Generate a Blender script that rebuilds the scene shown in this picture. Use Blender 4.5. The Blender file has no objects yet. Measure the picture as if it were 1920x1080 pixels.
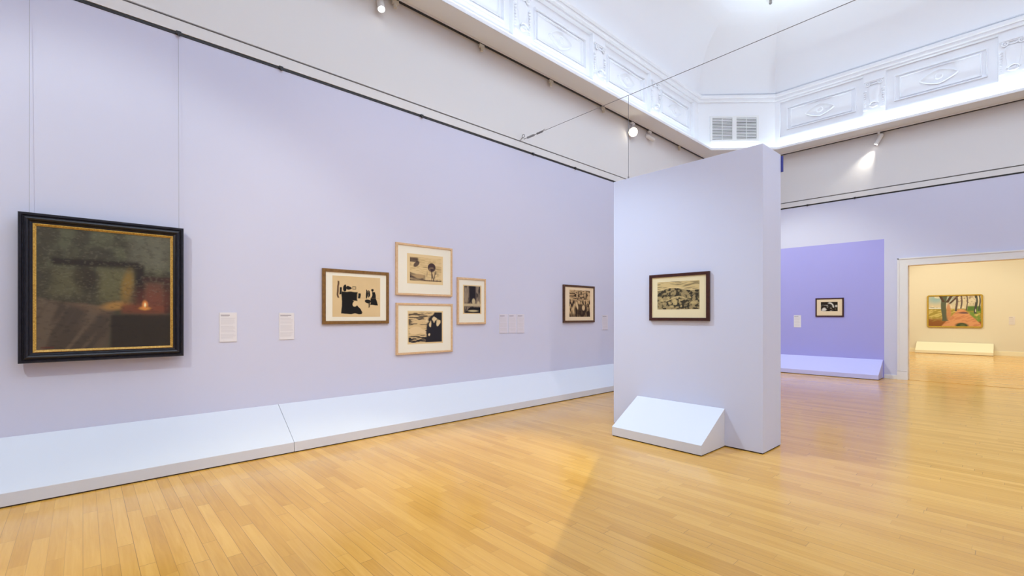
import bpy, bmesh, math, random
import numpy as np
from mathutils import Vector, Matrix

random.seed(7)
scene = bpy.context.scene
COL = scene.collection
PI = math.pi

# ------------------------------------------------------------------ materials
def lin(c):
    return tuple(((v / 255.0) / 12.92 if v / 255.0 <= 0.04045 else ((v / 255.0 + 0.055) / 1.055) ** 2.4) for v in c) + (1.0,)

def new_mat(name):
    m = bpy.data.materials.new(name)
    m.use_nodes = True
    nt = m.node_tree
    return m, nt, nt.nodes['Principled BSDF']

def paint(name, rgb, rough=0.6, spec=0.25, bump=0.0, var=0.03, scale=3.0, metal=0.0):
    """painted / plain surface with a faint procedural unevenness"""
    m, nt, b = new_mat(name)
    N, L = nt.nodes, nt.links
    tc = N.new('ShaderNodeTexCoord')
    nz = N.new('ShaderNodeTexNoise'); nz.inputs['Scale'].default_value = scale; nz.inputs['Detail'].default_value = 3
    L.new(tc.outputs['Object'], nz.inputs['Vector'])
    mx = N.new('ShaderNodeMix'); mx.data_type = 'RGBA'
    c = rgb + (1.0,) if len(rgb) == 3 else rgb
    mx.inputs['A'].default_value = tuple(v * (1 - var) for v in c[:3]) + (1,)
    mx.inputs['B'].default_value = tuple(min(1, v * (1 + var)) for v in c[:3]) + (1,)
    L.new(nz.outputs['Fac'], mx.inputs['Factor'])
    L.new(mx.outputs['Result'], b.inputs['Base Color'])
    b.inputs['Roughness'].default_value = rough
    b.inputs['Specular IOR Level'].default_value = spec
    b.inputs['Metallic'].default_value = metal
    if bump > 0:
        n2 = N.new('ShaderNodeTexNoise'); n2.inputs['Scale'].default_value = 180
        L.new(tc.outputs['Object'], n2.inputs['Vector'])
        bp = N.new('ShaderNodeBump'); bp.inputs['Strength'].default_value = bump; bp.inputs['Distance'].default_value = 0.002
        L.new(n2.outputs['Fac'], bp.inputs['Height'])
        L.new(bp.outputs['Normal'], b.inputs['Normal'])
    return m

def wood_frame(name, dark, light, rough=0.4, scale=1.0):
    m, nt, b = new_mat(name)
    N, L = nt.nodes, nt.links
    tc = N.new('ShaderNodeTexCoord')
    mp = N.new('ShaderNodeMapping'); mp.inputs['Scale'].default_value = (30 * scale, 30 * scale, 30 * scale)
    nz = N.new('ShaderNodeTexNoise'); nz.inputs['Scale'].default_value = 1.0; nz.inputs['Detail'].default_value = 5
    L.new(tc.outputs['Object'], mp.inputs['Vector']); L.new(mp.outputs['Vector'], nz.inputs['Vector'])
    cr = N.new('ShaderNodeValToRGB')
    cr.color_ramp.elements[0].position = 0.3; cr.color_ramp.elements[0].color = dark + (1,)
    cr.color_ramp.elements[1].position = 0.7; cr.color_ramp.elements[1].color = light + (1,)
    L.new(nz.outputs['Fac'], cr.inputs['Fac']); L.new(cr.outputs['Color'], b.inputs['Base Color'])
    b.inputs['Roughness'].default_value = rough
    b.inputs['Specular IOR Level'].default_value = 0.4
    return m

def art_mat(name, rough=0.7, spec=0.15):
    m, nt, b = new_mat(name)
    at = nt.nodes.new('ShaderNodeAttribute'); at.attribute_name = 'pigment'
    nt.links.new(at.outputs['Color'], b.inputs['Base Color'])
    b.inputs['Roughness'].default_value = rough
    b.inputs['Specular IOR Level'].default_value = spec
    return m

def emit(name, rgb, strength):
    m, nt, b = new_mat(name)
    b.inputs['Base Color'].default_value = rgb + (1,)
    b.inputs['Emission Color'].default_value = rgb + (1,)
    b.inputs['Emission Strength'].default_value = strength
    return m

def floor_mat():
    m, nt, b = new_mat('oak_strip_floor')
    N, L = nt.nodes, nt.links
    def math_(op, a, bb=None, c=None):
        n = N.new('ShaderNodeMath'); n.operation = op
        for i, v in enumerate((a, bb, c)):
            if v is None: continue
            if isinstance(v, (int, float)): n.inputs[i].default_value = v
            else: L.new(v, n.inputs[i])
        return n.outputs[0]
    tc = N.new('ShaderNodeTexCoord')
    sp = N.new('ShaderNodeSeparateXYZ'); L.new(tc.outputs['Object'], sp.inputs[0])
    W = 0.082
    ry = math_('DIVIDE', sp.outputs['Y'], W)
    row = math_('FLOOR', ry); fy = math_('FRACT', ry)
    wn = N.new('ShaderNodeTexWhiteNoise'); wn.noise_dimensions = '1D'; L.new(row, wn.inputs['W'])
    rx = math_('ADD', math_('DIVIDE', sp.outputs['X'], 1.05), math_('MULTIPLY', wn.outputs['Value'], 37.0))
    pid = math_('FLOOR', rx); fx = math_('FRACT', rx)
    cb = N.new('ShaderNodeCombineXYZ'); L.new(row, cb.inputs[0]); L.new(pid, cb.inputs[1])
    w2 = N.new('ShaderNodeTexWhiteNoise'); w2.noise_dimensions = '3D'; L.new(cb.outputs[0], w2.inputs['Vector'])
    # grain
    gv = N.new('ShaderNodeCombineXYZ')
    L.new(math_('MULTIPLY', sp.outputs['X'], 2.2), gv.inputs[0])
    L.new(math_('MULTIPLY', sp.outputs['Y'], 38.0), gv.inputs[1])
    L.new(math_('MULTIPLY', w2.outputs['Value'], 50.0), gv.inputs[2])
    gn = N.new('ShaderNodeTexNoise'); gn.inputs['Scale'].default_value = 1.0; gn.inputs['Detail'].default_value = 6
    gn.inputs['Distortion'].default_value = 0.9
    L.new(gv.outputs[0], gn.inputs['Vector'])
    # large wear patches
    wv = N.new('ShaderNodeTexNoise'); wv.inputs['Scale'].default_value = 0.5; wv.inputs['Detail'].default_value = 2
    L.new(tc.outputs['Object'], wv.inputs['Vector'])
    tone = math_('ADD', math_('MULTIPLY', w2.outputs['Value'], 0.36),
                 math_('ADD', math_('MULTIPLY', gn.outputs['Fac'], 0.60), math_('MULTIPLY', wv.outputs['Fac'], 0.16)))
    cr = N.new('ShaderNodeValToRGB'); e = cr.color_ramp.elements
    e[0].position = 0.10; e[0].color = FLOOR_D + (1,)
    e[1].position = 0.95; e[1].color = FLOOR_L + (1,)
    k = e.new(0.5); k.color = FLOOR_M + (1,)
    L.new(tone, cr.inputs['Fac'])
    # seams
    dy = math_('MULTIPLY', math_('MINIMUM', fy, math_('SUBTRACT', 1.0, fy)), W)
    dx = math_('MULTIPLY', math_('MINIMUM', fx, math_('SUBTRACT', 1.0, fx)), 1.05)
    seam = math_('MINIMUM', dy, dx)
    ss = N.new('ShaderNodeMapRange'); ss.inputs['From Min'].default_value = 0.0004; ss.inputs['From Max'].default_value = 0.0024
    L.new(seam, ss.inputs['Value'])
    # seam darkness varies
    sv = N.new('ShaderNodeMapRange'); sv.inputs['From Min'].default_value = 0.35; sv.inputs['From Max'].default_value = 0.7
    sv.inputs['To Min'].default_value = 0.25; sv.inputs['To Max'].default_value = 0.85
    L.new(wn.outputs['Value'], sv.inputs['Value'])
    fac = math_('MULTIPLY', math_('SUBTRACT', 1.0, ss.outputs['Result']), sv.outputs['Result'])
    mx = N.new('ShaderNodeMix'); mx.data_type = 'RGBA'
    L.new(fac, mx.inputs['Factor']); L.new(cr.outputs['Color'], mx.inputs['A'])
    mx.inputs['B'].default_value = (0.19, 0.10, 0.035, 1)
    L.new(mx.outputs['Result'], b.inputs['Base Color'])
    rr = N.new('ShaderNodeMapRange'); rr.inputs['To Min'].default_value = 0.13; rr.inputs['To Max'].default_value = 0.21
    L.new(math_('ADD', math_('MULTIPLY', w2.outputs['Value'], 0.5), math_('MULTIPLY', gn.outputs['Fac'], 0.5)), rr.inputs['Value'])
    L.new(rr.outputs['Result'], b.inputs['Roughness'])
    b.inputs['Specular IOR Level'].default_value = 0.5
    hb = math_('ADD', math_('MULTIPLY', ss.outputs['Result'], 0.6), math_('ADD', math_('MULTIPLY', gn.outputs['Fac'], 0.15), math_('MULTIPLY', w2.outputs['Value'], 0.25)))
    bp = N.new('ShaderNodeBump'); bp.inputs['Strength'].default_value = 0.10; bp.inputs['Distance'].default_value = 0.0012
    L.new(hb, bp.inputs['Height']); L.new(bp.outputs['Normal'], b.inputs['Normal'])
    return m

FLOOR_D = (0.50, 0.240, 0.040)
FLOOR_M = (0.66, 0.345, 0.066)
FLOOR_L = (0.80, 0.455, 0.110)

M = {}
M['lavender'] = paint('lavender_wall_paint', (0.625, 0.625, 0.77), 0.75, 0.15, var=0.012, scale=0.7)
M['panel'] = paint('pale_lavender_panel_paint', (0.635, 0.668, 0.83), 0.7, 0.18, var=0.01, scale=0.8)
M['violet'] = paint('violet_wall_paint', (0.40, 0.385, 0.785), 0.75, 0.15, var=0.012, scale=0.8)
M['violetp'] = paint('violet_plinth_paint', (0.57, 0.57, 0.93), 0.6, 0.2, var=0.01, scale=0.8)
M['plinth'] = paint('pale_plinth_lacquer', (0.69, 0.71, 0.775), 0.55, 0.25, var=0.008, scale=0.9)
M['white'] = paint('warm_white_wall_paint', (0.74, 0.72, 0.715), 0.8, 0.12, var=0.015, scale=0.8)
M['ceil'] = paint('white_plaster', (0.85, 0.855, 0.89), 0.8, 0.12, var=0.008, scale=0.6)
M['soffit'] = paint('soffit_paint', (0.80, 0.81, 0.79), 0.8, 0.12, var=0.012, scale=0.6)
M['trim'] = paint('trim_gloss_white', (0.80, 0.775, 0.755), 0.45, 0.35, var=0.01)
M['cream'] = paint('cream_yellow_wall_paint', (0.79, 0.745, 0.635), 0.75, 0.15, var=0.012, scale=0.5)
M['creamp'] = paint('cream_plinth_paint', (0.90, 0.85, 0.66), 0.6, 0.2, var=0.008)
M['black'] = paint('black_metal', (0.018, 0.016, 0.016), 0.5, 0.4)
M['gap'] = paint('shadow_gap_dark', (0.05, 0.035, 0.025), 0.8, 0.1)  # dark colour stands in for the shade of the gap at the floor
M['grooveshade'] = paint('groove_shade_grey', (0.20, 0.185, 0.175), 0.6, 0.3)  # recess shade of the wall groove put in as dark grey
M['cable'] = paint('galvanised_steel_cable', (0.22, 0.21, 0.21), 0.45, 0.4, metal=0.3)
M['steel'] = paint('steel_fittings', (0.30, 0.29, 0.28), 0.35, 0.5, metal=0.7)
M['wire'] = paint('picture_wire_steel', (0.34, 0.34, 0.38), 0.4, 0.4)
M['lampwhite'] = paint('white_lamp_enamel', (0.78, 0.77, 0.76), 0.4, 0.4)
M['beige'] = paint('beige_plastic', (0.58, 0.53, 0.44), 0.5, 0.3)
M['blue'] = paint('blue_batten_paint', (0.06, 0.07, 0.30), 0.6, 0.2)
M['ebony'] = wood_frame('ebonised_frame_wood', (0.006, 0.006, 0.010), (0.014, 0.013, 0.020), 0.28)
M['gilt'] = wood_frame('gilt_slip', (0.42, 0.22, 0.035), (0.70, 0.44, 0.10), 0.38, 3)
M['brownframe'] = wood_frame('walnut_frame_wood', (0.16, 0.075, 0.016), (0.25, 0.125, 0.03), 0.4)
M['lightframe'] = wood_frame('pale_maple_frame_wood', (0.62, 0.40, 0.22), (0.72, 0.49, 0.29), 0.45)
M['darkframe'] = wood_frame('dark_brown_frame_wood', (0.055, 0.022, 0.010), (0.10, 0.042, 0.018), 0.35)
M['mahogany'] = wood_frame('mahogany_frame_wood', (0.035, 0.008, 0.006), (0.062, 0.016, 0.010), 0.35)
M['goldframe'] = wood_frame('gold_leaf_frame', (0.42, 0.27, 0.035), (0.58, 0.40, 0.07), 0.4, 2)
M['mat'] = paint('cream_mat_board', (0.84, 0.79, 0.665), 0.85, 0.1, var=0.01)
M['mat2'] = paint('buff_mat_board', (0.80, 0.64, 0.44), 0.85, 0.1, var=0.01)
M['mat3'] = paint('ivory_mat_board', (0.78, 0.70, 0.47), 0.85, 0.1, var=0.01)
M['art'] = art_mat('printed_paper')
M['oil'] = art_mat('oil_paint', 0.38, 0.4)
M['card'] = art_mat('printed_card', 0.6, 0.2)
M['floor'] = floor_mat()
M['lens'] = emit('lit_lamp_lens', (1.0, 0.92, 0.74), 14.0)
M['lens_soft'] = emit('lit_lamp_lens_edge', (1.0, 0.96, 0.92), 6.0)
M['led'] = emit('led_strip', (0.86, 0.90, 1.0), 2.0)
M['vent'] = paint('vent_enamel', (0.80, 0.80, 0.80), 0.5, 0.3)
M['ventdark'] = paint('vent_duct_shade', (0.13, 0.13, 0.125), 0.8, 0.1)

# ------------------------------------------------------------------ helpers
def link(o, parent=None):
    COL.objects.link(o)
    if parent is not None:
        o.parent = parent
    return o

def obj(name, bm, mats, parent=None, smooth=False, bevel=0.0):
    me = bpy.data.meshes.new(name)
    bmesh.ops.recalc_face_normals(bm, faces=bm.faces) if not getattr(bm, 'keep', False) else None
    bm.to_mesh(me); bm.free()
    for m in (mats if isinstance(mats, (list, tuple)) else [mats]):
        me.materials.append(m)
    if smooth:
        for p in me.polygons: p.use_smooth = True
    o = bpy.data.objects.new(name, me)
    link(o, parent)
    if bevel > 0:
        b = o.modifiers.new('edge', 'BEVEL'); b.width = bevel; b.segments = 2; b.limit_method = 'ANGLE'
    return o

def tag(o, label, cat, group=None):
    o['label'] = label; o['category'] = cat
    if group: o['group'] = group
    return o

def thing(name, label, cat, loc=(0, 0, 0), rz=0.0, group=None):
    o = bpy.data.objects.new(name, None); o.empty_display_size = 0.1
    COL.objects.link(o); o.location = loc; o.rotation_euler = (0, 0, rz)
    return tag(o, label, cat, group)

def struct(name, bm, mats, parent=None, smooth=False, bevel=0.0):
    o = obj(name, bm, mats, parent, smooth, bevel)
    if parent is None: o['kind'] = 'structure'
    return o

def dup(root, loc, rz, label, group=None):
    r = root.copy(); COL.objects.link(r); r.location = loc; r.rotation_euler = (0, 0, rz)
    r['label'] = label
    if group: r['group'] = group
    for ch in list(root.children):
        c = ch.copy(); COL.objects.link(c); c.parent = r
        for g in ch.children:
            d = g.copy(); COL.objects.link(d); d.parent = c
    return r

def box(bm, x0, x1, y0, y1, z0, z1, mi=0):
    vs = [bm.verts.new((x, y, z)) for z in (z0, z1) for y in (y0, y1) for x in (x0, x1)]
    for f in ((0, 2, 3, 1), (4, 5, 7, 6), (0, 1, 5, 4), (2, 6, 7, 3), (0, 4, 6, 2), (1, 3, 7, 5)):
        fc = bm.faces.new([vs[i] for i in f]); fc.material_index = mi
    return vs

def prism(bm, pts, axis, a, b, mi=0):
    """extrude a 2-D polygon along an axis ('x': pts are (y,z); 'y': pts are (x,z))"""
    def v(p, t): return (t, p[0], p[1]) if axis == 'x' else (p[0], t, p[1])
    A = [bm.verts.new(v(p, a)) for p in pts]; B = [bm.verts.new(v(p, b)) for p in pts]
    n = len(pts)
    bm.faces.new(A).material_index = mi; bm.faces.new(B[::-1]).material_index = mi
    for i in range(n):
        bm.faces.new((A[i], A[(i + 1) % n], B[(i + 1) % n], B[i])).material_index = mi

def tube(bm, p, q, r, n=8, r2=None, cap=True):
    p, q = Vector(p), Vector(q); d = (q - p).normalized()
    u = d.orthogonal().normalized(); w = d.cross(u)
    r2 = r if r2 is None else r2
    A = [bm.verts.new(p + (u * math.cos(2 * PI * i / n) + w * math.sin(2 * PI * i / n)) * r) for i in range(n)]
    B = [bm.verts.new(q + (u * math.cos(2 * PI * i / n) + w * math.sin(2 * PI * i / n)) * r2) for i in range(n)]
    for i in range(n): bm.faces.new((A[i], A[(i + 1) % n], B[(i + 1) % n], B[i]))
    if cap: bm.faces.new(A[::-1]); bm.faces.new(B)

def torus(bm, c, R, r, ax='y', n=20, k=8, a0=0.0, a1=2 * PI, sz=1.0):
    full = abs(a1 - a0 - 2 * PI) < 1e-6
    rings = []
    for i in range(n if full else n + 1):
        a = a0 + (a1 - a0) * i / n
        ring = []
        for j in range(k):
            b = 2 * PI * j / k
            rr = R + r * math.cos(b); h = r * math.sin(b)
            x, z = rr * math.cos(a), rr * math.sin(a) * sz
            p = (c[0] + x, c[1] + h, c[2] + z) if ax == 'y' else (c[0] + x, c[1] + z, c[2] + h)
            ring.append(bm.verts.new(p))
        rings.append(ring)
    m = len(rings)
    for i in range(m if full else m - 1):
        for j in range(k):
            bm.faces.new((rings[i][j], rings[(i + 1) % m][j], rings[(i + 1) % m][(j + 1) % k], rings[i][(j + 1) % k]))

def ball(bm, c, r, sx=1, sy=1, sz=1, u=12, v=8):
    mat = Matrix.Translation(c) @ Matrix.Diagonal((r * sx, r * sy, r * sz, 1))
    bmesh.ops.create_uvsphere(bm, u_segments=u, v_segments=v, radius=1.0, matrix=mat)

def ring_loft(bm, prof, mi=None):
    """loft a list of closed rings (lists of points), quads between"""
    rows = [[bm.verts.new(p) for p in ring] for ring in prof]
    for a in range(len(rows) - 1):
        n = len(rows[a])
        for i in range(n):
            f = bm.faces.new((rows[a][i], rows[a][(i + 1) % n], rows[a + 1][(i + 1) % n], rows[a + 1][i]))
            if mi: f.material_index = mi[a]
    return rows

# ------------------------------------------------------------------ the hall
XL, XR, YF, YB = -5.90, 5.60, -5.70, 14.13
WT = 0.20
ZS = 5.95                                      # soffit height
DX0, DX1, DZ = -1.613, 1.22, 2.678             # doorway in the back wall

bm = bmesh.new()
box(bm, XL - .2, XR + .2, YF - .2, YB + WT, -0.05, 0)
box(bm, -7.2, 7.2, YB + WT, 25.55, -0.05, 0)
struct('floor', bm, M['floor'])

def wall_strip(bm, horiz, base, out, a, b, holes=None):
    """lavender lining below, picture moulding, groove and white upper wall; out = +1/-1 direction into the room"""
    def bx(d, z0, z1, mi, a_=a, b_=b):
        lo, hi = sorted((base - out * WT, base + out * d))
        if horiz == 'y': box(bm, lo, hi, a_, b_, z0, z1, mi)
        else: box(bm, a_, b_, lo, hi, z0, z1, mi)
    return bx

bm = bmesh.new(); bx = wall_strip(bm, 'y', XL, 1, YF, YB)
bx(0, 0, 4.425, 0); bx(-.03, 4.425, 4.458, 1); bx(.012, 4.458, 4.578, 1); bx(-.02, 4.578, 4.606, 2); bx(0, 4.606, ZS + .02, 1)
struct('wall_left', bm, [M['lavender'], M['white'], M['grooveshade']])

bm = bmesh.new(); bx = wall_strip(bm, 'x', YB, -1, XL - WT, XR + WT)
VX0, VX1, VZ = -5.25, -2.045, 3.348            # violet painted field
def lav(a, b, z0, z1, mi=0): bx(0, z0, z1, mi, a, b)
lav(XL - WT, VX0, 0, 4.425); lav(VX0, VX1, 0, VZ, 3); lav(VX0, VX1, VZ, 4.425); lav(VX1, DX0, 0, 4.425)
lav(DX0, DX1, DZ, 4.425); lav(DX1, XR + WT, 0, 4.425)
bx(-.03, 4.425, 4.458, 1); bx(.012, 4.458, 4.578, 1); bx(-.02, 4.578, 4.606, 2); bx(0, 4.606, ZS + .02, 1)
struct('wall_back', bm, [M['lavender'], M['white'], M['grooveshade'], M['violet']])

bm = bmesh.new(); bx = wall_strip(bm, 'y', XR, -1, YF, YB)
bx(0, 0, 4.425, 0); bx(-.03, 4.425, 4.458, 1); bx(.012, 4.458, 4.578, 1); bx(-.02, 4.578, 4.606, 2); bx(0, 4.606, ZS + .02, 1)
struct('wall_right', bm, [M['lavender'], M['white'], M['grooveshade']])
bm = bmesh.new(); bx = wall_strip(bm, 'x', YF, 1, XL - WT, XR + WT)
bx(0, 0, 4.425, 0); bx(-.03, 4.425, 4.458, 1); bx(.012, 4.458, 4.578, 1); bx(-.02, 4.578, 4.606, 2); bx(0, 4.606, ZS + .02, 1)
struct('wall_front', bm, [M['lavender'], M['white'], M['grooveshade']])

# black picture hanging rails in the shadow gap above the lining
bm = bmesh.new()
box(bm, XL - .03, XL + .006, YF, YB, 4.427, 4.4565)
struct('trim_1', bm, M['black'])
bm = bmesh.new()
box(bm, XL, XR, YB - .006, YB + .03, 4.427, 4.4565)
struct('trim_2', bm, M['black'])

# baseboard and door casing on the back wall
bm = bmesh.new()
box(bm, VX1, -1.80, YB - .016, YB, 0, .085); box(bm, VX1, -1.80, YB - .010, YB, .085, .096)
box(bm, DX1 + .19, XR, YB - .016, YB, 0, .085); box(bm, DX1 + .19, XR, YB - .010, YB, .085, .096)
struct('baseboard_back', bm, M['trim'])

bm = bmesh.new()
CO = 0.183
for s, xin in ((-1, DX0), (1, DX1)):
    xo = xin + s * CO
    a, b = sorted((xin, xo))
    box(bm, a, b, YB - .038, YB, .20, DZ + .173)
    c, d = sorted((xo, xo - s * .03)); box(bm, c, d, YB - .05, YB - .038, .20, DZ + .173)
    box(bm, a - .004, b + .004, YB - .052, YB, 0, .195)
box(bm, DX0, DX1, YB - .038, YB, DZ, DZ + .173)
box(bm, DX0 - CO, DX1 + CO, YB - .05, YB - .038, DZ + .145, DZ + .173)
# jamb lining
box(bm, DX0 - .012, DX0 + .006, YB - .036, YB + WT + .01, 0, DZ)
box(bm, DX1 - .006, DX1 + .012, YB - .036, YB + WT + .01, 0, DZ)
box(bm, DX0, DX1, YB - .036, YB + WT + .01, DZ - .006, DZ + .012)
d1 = struct('door_1', bm, M['trim'])
bm = bmesh.new(); box(bm, DX0 + .008, DX1 - .008, YB - .01, YB + WT, 0.0, .005)
obj('threshold', bm, M['floor'], d1)

# ------------------------------------------------------------------ ledge, frieze, cornice and coved ceiling
def oct_ring(x0, y0, x1, y1, c, z):
    return [(x0, y0 + c, z), (x0, y1 - c, z), (x0 + c, y1, z), (x1 - c, y1, z), (x1, y1 - c, z), (x1, y0 + c, z), (x1 - c, y0, z), (x0 + c, y0, z)]

LX0, LY1 = -5.45, 13.61                       # lip of the ledge
FX0, FY1 = -5.76, 13.72                       # frieze face
RX1, RY0 = 5.30, -5.30                        # same lines on the sides behind the camera
LIPX1, LIPY0 = 5.15, -5.25
lip = lambda z, d=0.0: oct_ring(LX0 - d, LIPY0 - d, LIPX1 + d, LY1 + d, 1.22 + .0 * d, z)
fr = lambda z, d=0.0: oct_ring(FX0 + d, RY0 + d, RX1 - d, FY1 - d, 1.45 - .586 * d, z)
wallring = lambda z: oct_ring(XL, YF, XR, YB, .4, z)

bm = bmesh.new()
rows = ring_loft(bm, [wallring(ZS), lip(ZS), lip(ZS + .055), lip(ZS + .055, .018), lip(ZS + .012, .018), fr(ZS + .012, -.02)])
# triangles closing the room corners
for (i, j, p) in ((7, 0, (XL, YF)), (1, 2, (XL, YB)), (3, 4, (XR, YB)), (5, 6, (XR, YF))):
    v = bm.verts.new((p[0], p[1], ZS)); bm.faces.new((rows[0][i], rows[0][j], v))
struct('trim_3', bm, [M['soffit']])
# white inner edge of the ledge
bm = bmesh.new()
ring_loft(bm, [lip(ZS + .002, -.004), lip(ZS + .058, -.004), lip(ZS + .058, .02)])
struct('trim_4', bm, M['ceil'])

PZ0, PZ1 = 6.29, 7.25
def frieze_face(bm, along, face, out, panels, a, b):
    """face with stepped recessed panels; along 'x' or 'y'"""
    def P(t, d, z):
        return bm.verts.new((t, face - out * d, z) if along == 'x' else (face - out * d, t, z))
    def quad(t0, t1, z0, z1, d=0):
        bm.faces.new((P(t0, d, z0), P(t1, d, z0), P(t1, d, z1), P(t0, d, z1)))
    Z0, Z1 = ZS + .0, 7.36
    quad(a, b, Z0, PZ0); quad(a, b, PZ1, Z1)
    cur = a
    for (p0, p1) in panels:
        quad(cur, p0, PZ0, PZ1); cur = p1
        steps = [(0, 0, 0), (.006, .006, .085), (.150, .178, .085), (.158, .186, .045), (.168, .196, .045), (.176, .204, .100), (.238, .232, .100), (.243, .237, .066), (.253, .247, .066), (.262, .256, .105)]
        loops = []
        for (ih, iv, d) in steps:
            loops.append([P(p0 + ih, d, PZ0 + iv), P(p1 - ih, d, PZ0 + iv), P(p1 - ih, d, PZ1 - iv), P(p0 + ih, d, PZ1 - iv)])
        for L0, L1 in zip(loops, loops[1:]):
            for i in range(4): bm.faces.new((L0[i], L0[(i + 1) % 4], L1[(i + 1) % 4], L1[i]))
        bm.faces.new(loops[-1])
    quad(cur, b, PZ0, PZ1)

left_panels = [(10.25, 12.04)]
p = 8.03
while p > -3.2:
    left_panels.insert(0, (p, p + 1.79)); p -= 2.22
back_panels = [(-4.20 + 2.235 * i, -2.385 + 2.235 * i) for i in range(4)]

bm = bmesh.new()
frieze_face(bm, 'y', FX0, 1, left_panels, RY0 + 1.45, FY1 - 1.45)
frieze_left = struct('trim_5', bm, M['ceil'])
bm = bmesh.new()
frieze_face(bm, 'x', FY1, -1, back_panels, FX0 + 1.45, RX1 - 1.45)
frieze_back = struct('trim_6', bm, M['ceil'])
# chamfered corner faces and the two sides behind the camera
bm = bmesh.new()
r0, r1 = fr(ZS), fr(7.36)
for i in (1, 3, 4, 5, 6, 7):
    if i in (3,): pass
    j = (i + 1) % 8
    bm.faces.new([bm.verts.new(q) for q in (r0[i], r0[j], r1[j], r1[i])])
struct('trim_7', bm, M['ceil'])
# stepped cornice
bm = bmesh.new()
ring_loft(bm, [fr(7.285), fr(7.285, .066), fr(7.295, .075), fr(7.355, .075), fr(7.355, .132), fr(7.365, .142), fr(7.420, .142), fr(7.432, .130), fr(7.432, -.02), fr(7.51, -.02), fr(7.51, .04)])
struct('trim_8', bm, M['ceil'])

bm = bmesh.new()
ZC = 9.10
prof = []
for k in range(15):
    a = (PI / 2) * k / 14
    d = .03 + 0.98 * (1 - math.cos(a)); z = 7.495 + (ZC - 7.495) * math.sin(a)
    prof.append(fr(z, d))
rows = ring_loft(bm, prof)
bm.faces.new(rows[-1])
ceiling = struct('ceiling', bm, M['ceil'])
for pz in ceiling.data.polygons: pz.use_smooth = len(pz.vertices) == 4
mod = ceiling.modifiers.new('crease', 'EDGE_SPLIT'); mod.split_angle = math.radians(20)

# lozenge relief and console ornament (parts of the frieze)
def lozenge_mesh():
    bm = bmesh.new()
    n = 40
    def curve(sx, sz):
        pts = []
        for i in range(n):
            t = 4 * i / n; q = int(t); f = t - q
            c = [((1, 0), (0, 1)), ((0, 1), (-1, 0)), ((-1, 0), (0, -1)), ((0, -1), (1, 0))][q]
            x = c[0][0] * (1 - f) + c[1][0] * f; z = c[0][1] * (1 - f) + c[1][1] * f
            k = 1 + 0.16 * math.sin(PI * f)
            pts.append((x * sx * k, z * sz * k))
        return pts
    rows = []
    for (s, d) in ((1.0, 0.0), (.97, -.048), (.90, -.055), (.85, -.028), (.20, -.045)):
        rows.append([bm.verts.new((x, d, z)) for x, z in curve(.33 * s, .165 * s)])
    for A, B in zip(rows, rows[1:]):
        for i in range(n): bm.faces.new((A[i], A[(i + 1) % n], B[(i + 1) % n], B[i]))
    bm.faces.new(rows[-1])
    torus(bm, (0, -.040, 0), .055, .018, 'y', 20, 8)
    ball(bm, (0, -.024, 0), .028, 1, .7, 1)
    me = bpy.data.meshes.new('lozenge_relief'); bmesh.ops.recalc_face_normals(bm, faces=bm.faces); bm.to_mesh(me); bm.free()
    me.materials.append(M['ceil'])
    for p_ in me.polygons: p_.use_smooth = True
    return me

def console_mesh():
    bm = bmesh.new()
    # scroll band at the top: bar, two volutes and a swag between
    box(bm, -.185, .185, -.040, 0, 7.055, 7.085)
    box(bm, -.165, .165, -.028, 0, 7.030, 7.055)
    for s in (-1, 1):
        torus(bm, (s * .115, -.030, 7.000), .038, .014, 'y', 16, 7)
        ball(bm, (s * .115, -.034, 7.000), .018)
    torus(bm, (0, -.030, 7.045), .085, .013, 'y', 16, 7, PI * 1.1, PI * 1.9, .8)
    # bellied body
    n = 12; rows = []
    for (z, w, d) in ((6.97, .105, .012), (6.88, .118, .026), (6.76, .112, .040), (6.64, .095, .044), (6.55, .08, .034), (6.47, .06, .014)):
        row = []
        for i in range(n + 1):
            a = PI * i / n
            row.append(bm.verts.new((-w * math.cos(a), -d * math.sin(a), z)))
        rows.append(row)
    for A, B in zip(rows, rows[1:]):
        for i in range(n): bm.faces.new((A[i], A[i + 1], B[i + 1], B[i]))
    # cup under the body
    torus(bm, (0, -.060, 6.475), .092, .020, 'y', 20, 8, 0.12, PI - .12, .85)
    torus(bm, (0, -.052, 6.470), .075, .014, 'y', 16, 7, PI + .35, 2 * PI - .35, .45)
    ball(bm, (0, -.02, 6.48), .070, 1, .55, .7)
    # bead strings either side
    for s in (-1, 1):
        for k in range(8):
            r = .030 - .0022 * k
            ball(bm, (s * .172, -.016, 6.845 - k * .052), r, 1, .8, .75, 10, 6)
        ball(bm, (s * .165, -.02, 6.405), .034, 1.2, .7, .55, 10, 6)
    me = bpy.data.meshes.new('console_ornament'); bmesh.ops.recalc_face_normals(bm, faces=bm.faces); bm.to_mesh(me); bm.free()
    me.materials.append(M['ceil'])
    for p_ in me.polygons: p_.use_smooth = len(p_.vertices) != 4 or p_.area < .004
    return me

LOZ, CON = lozenge_mesh(), console_mesh()
def deco(me, name, parent, loc, rz):
    o = bpy.data.objects.new(name, me); link(o, parent); o.location = loc; o.rotation_euler = (0, 0, rz)
for (a, b) in left_panels:
    if b > 2: deco(LOZ, 'lozenge_relief', frieze_left, (FX0 - .105, (a + b) / 2, 6.77), PI / 2)
for (a, b), (c, d) in zip(left_panels, left_panels[1:]):
    if b > 2: deco(CON, 'console_ornament', frieze_left, (FX0, (b + c) / 2, 0), PI / 2)
for i, (a, b) in enumerate(back_panels[:3]):
    deco(LOZ, 'lozenge_relief', frieze_back, ((a + b) / 2, FY1 + .105, 6.77), 0)
    deco(CON, 'console_ornament', frieze_back, (b + .21, FY1, 0), 0)

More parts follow.
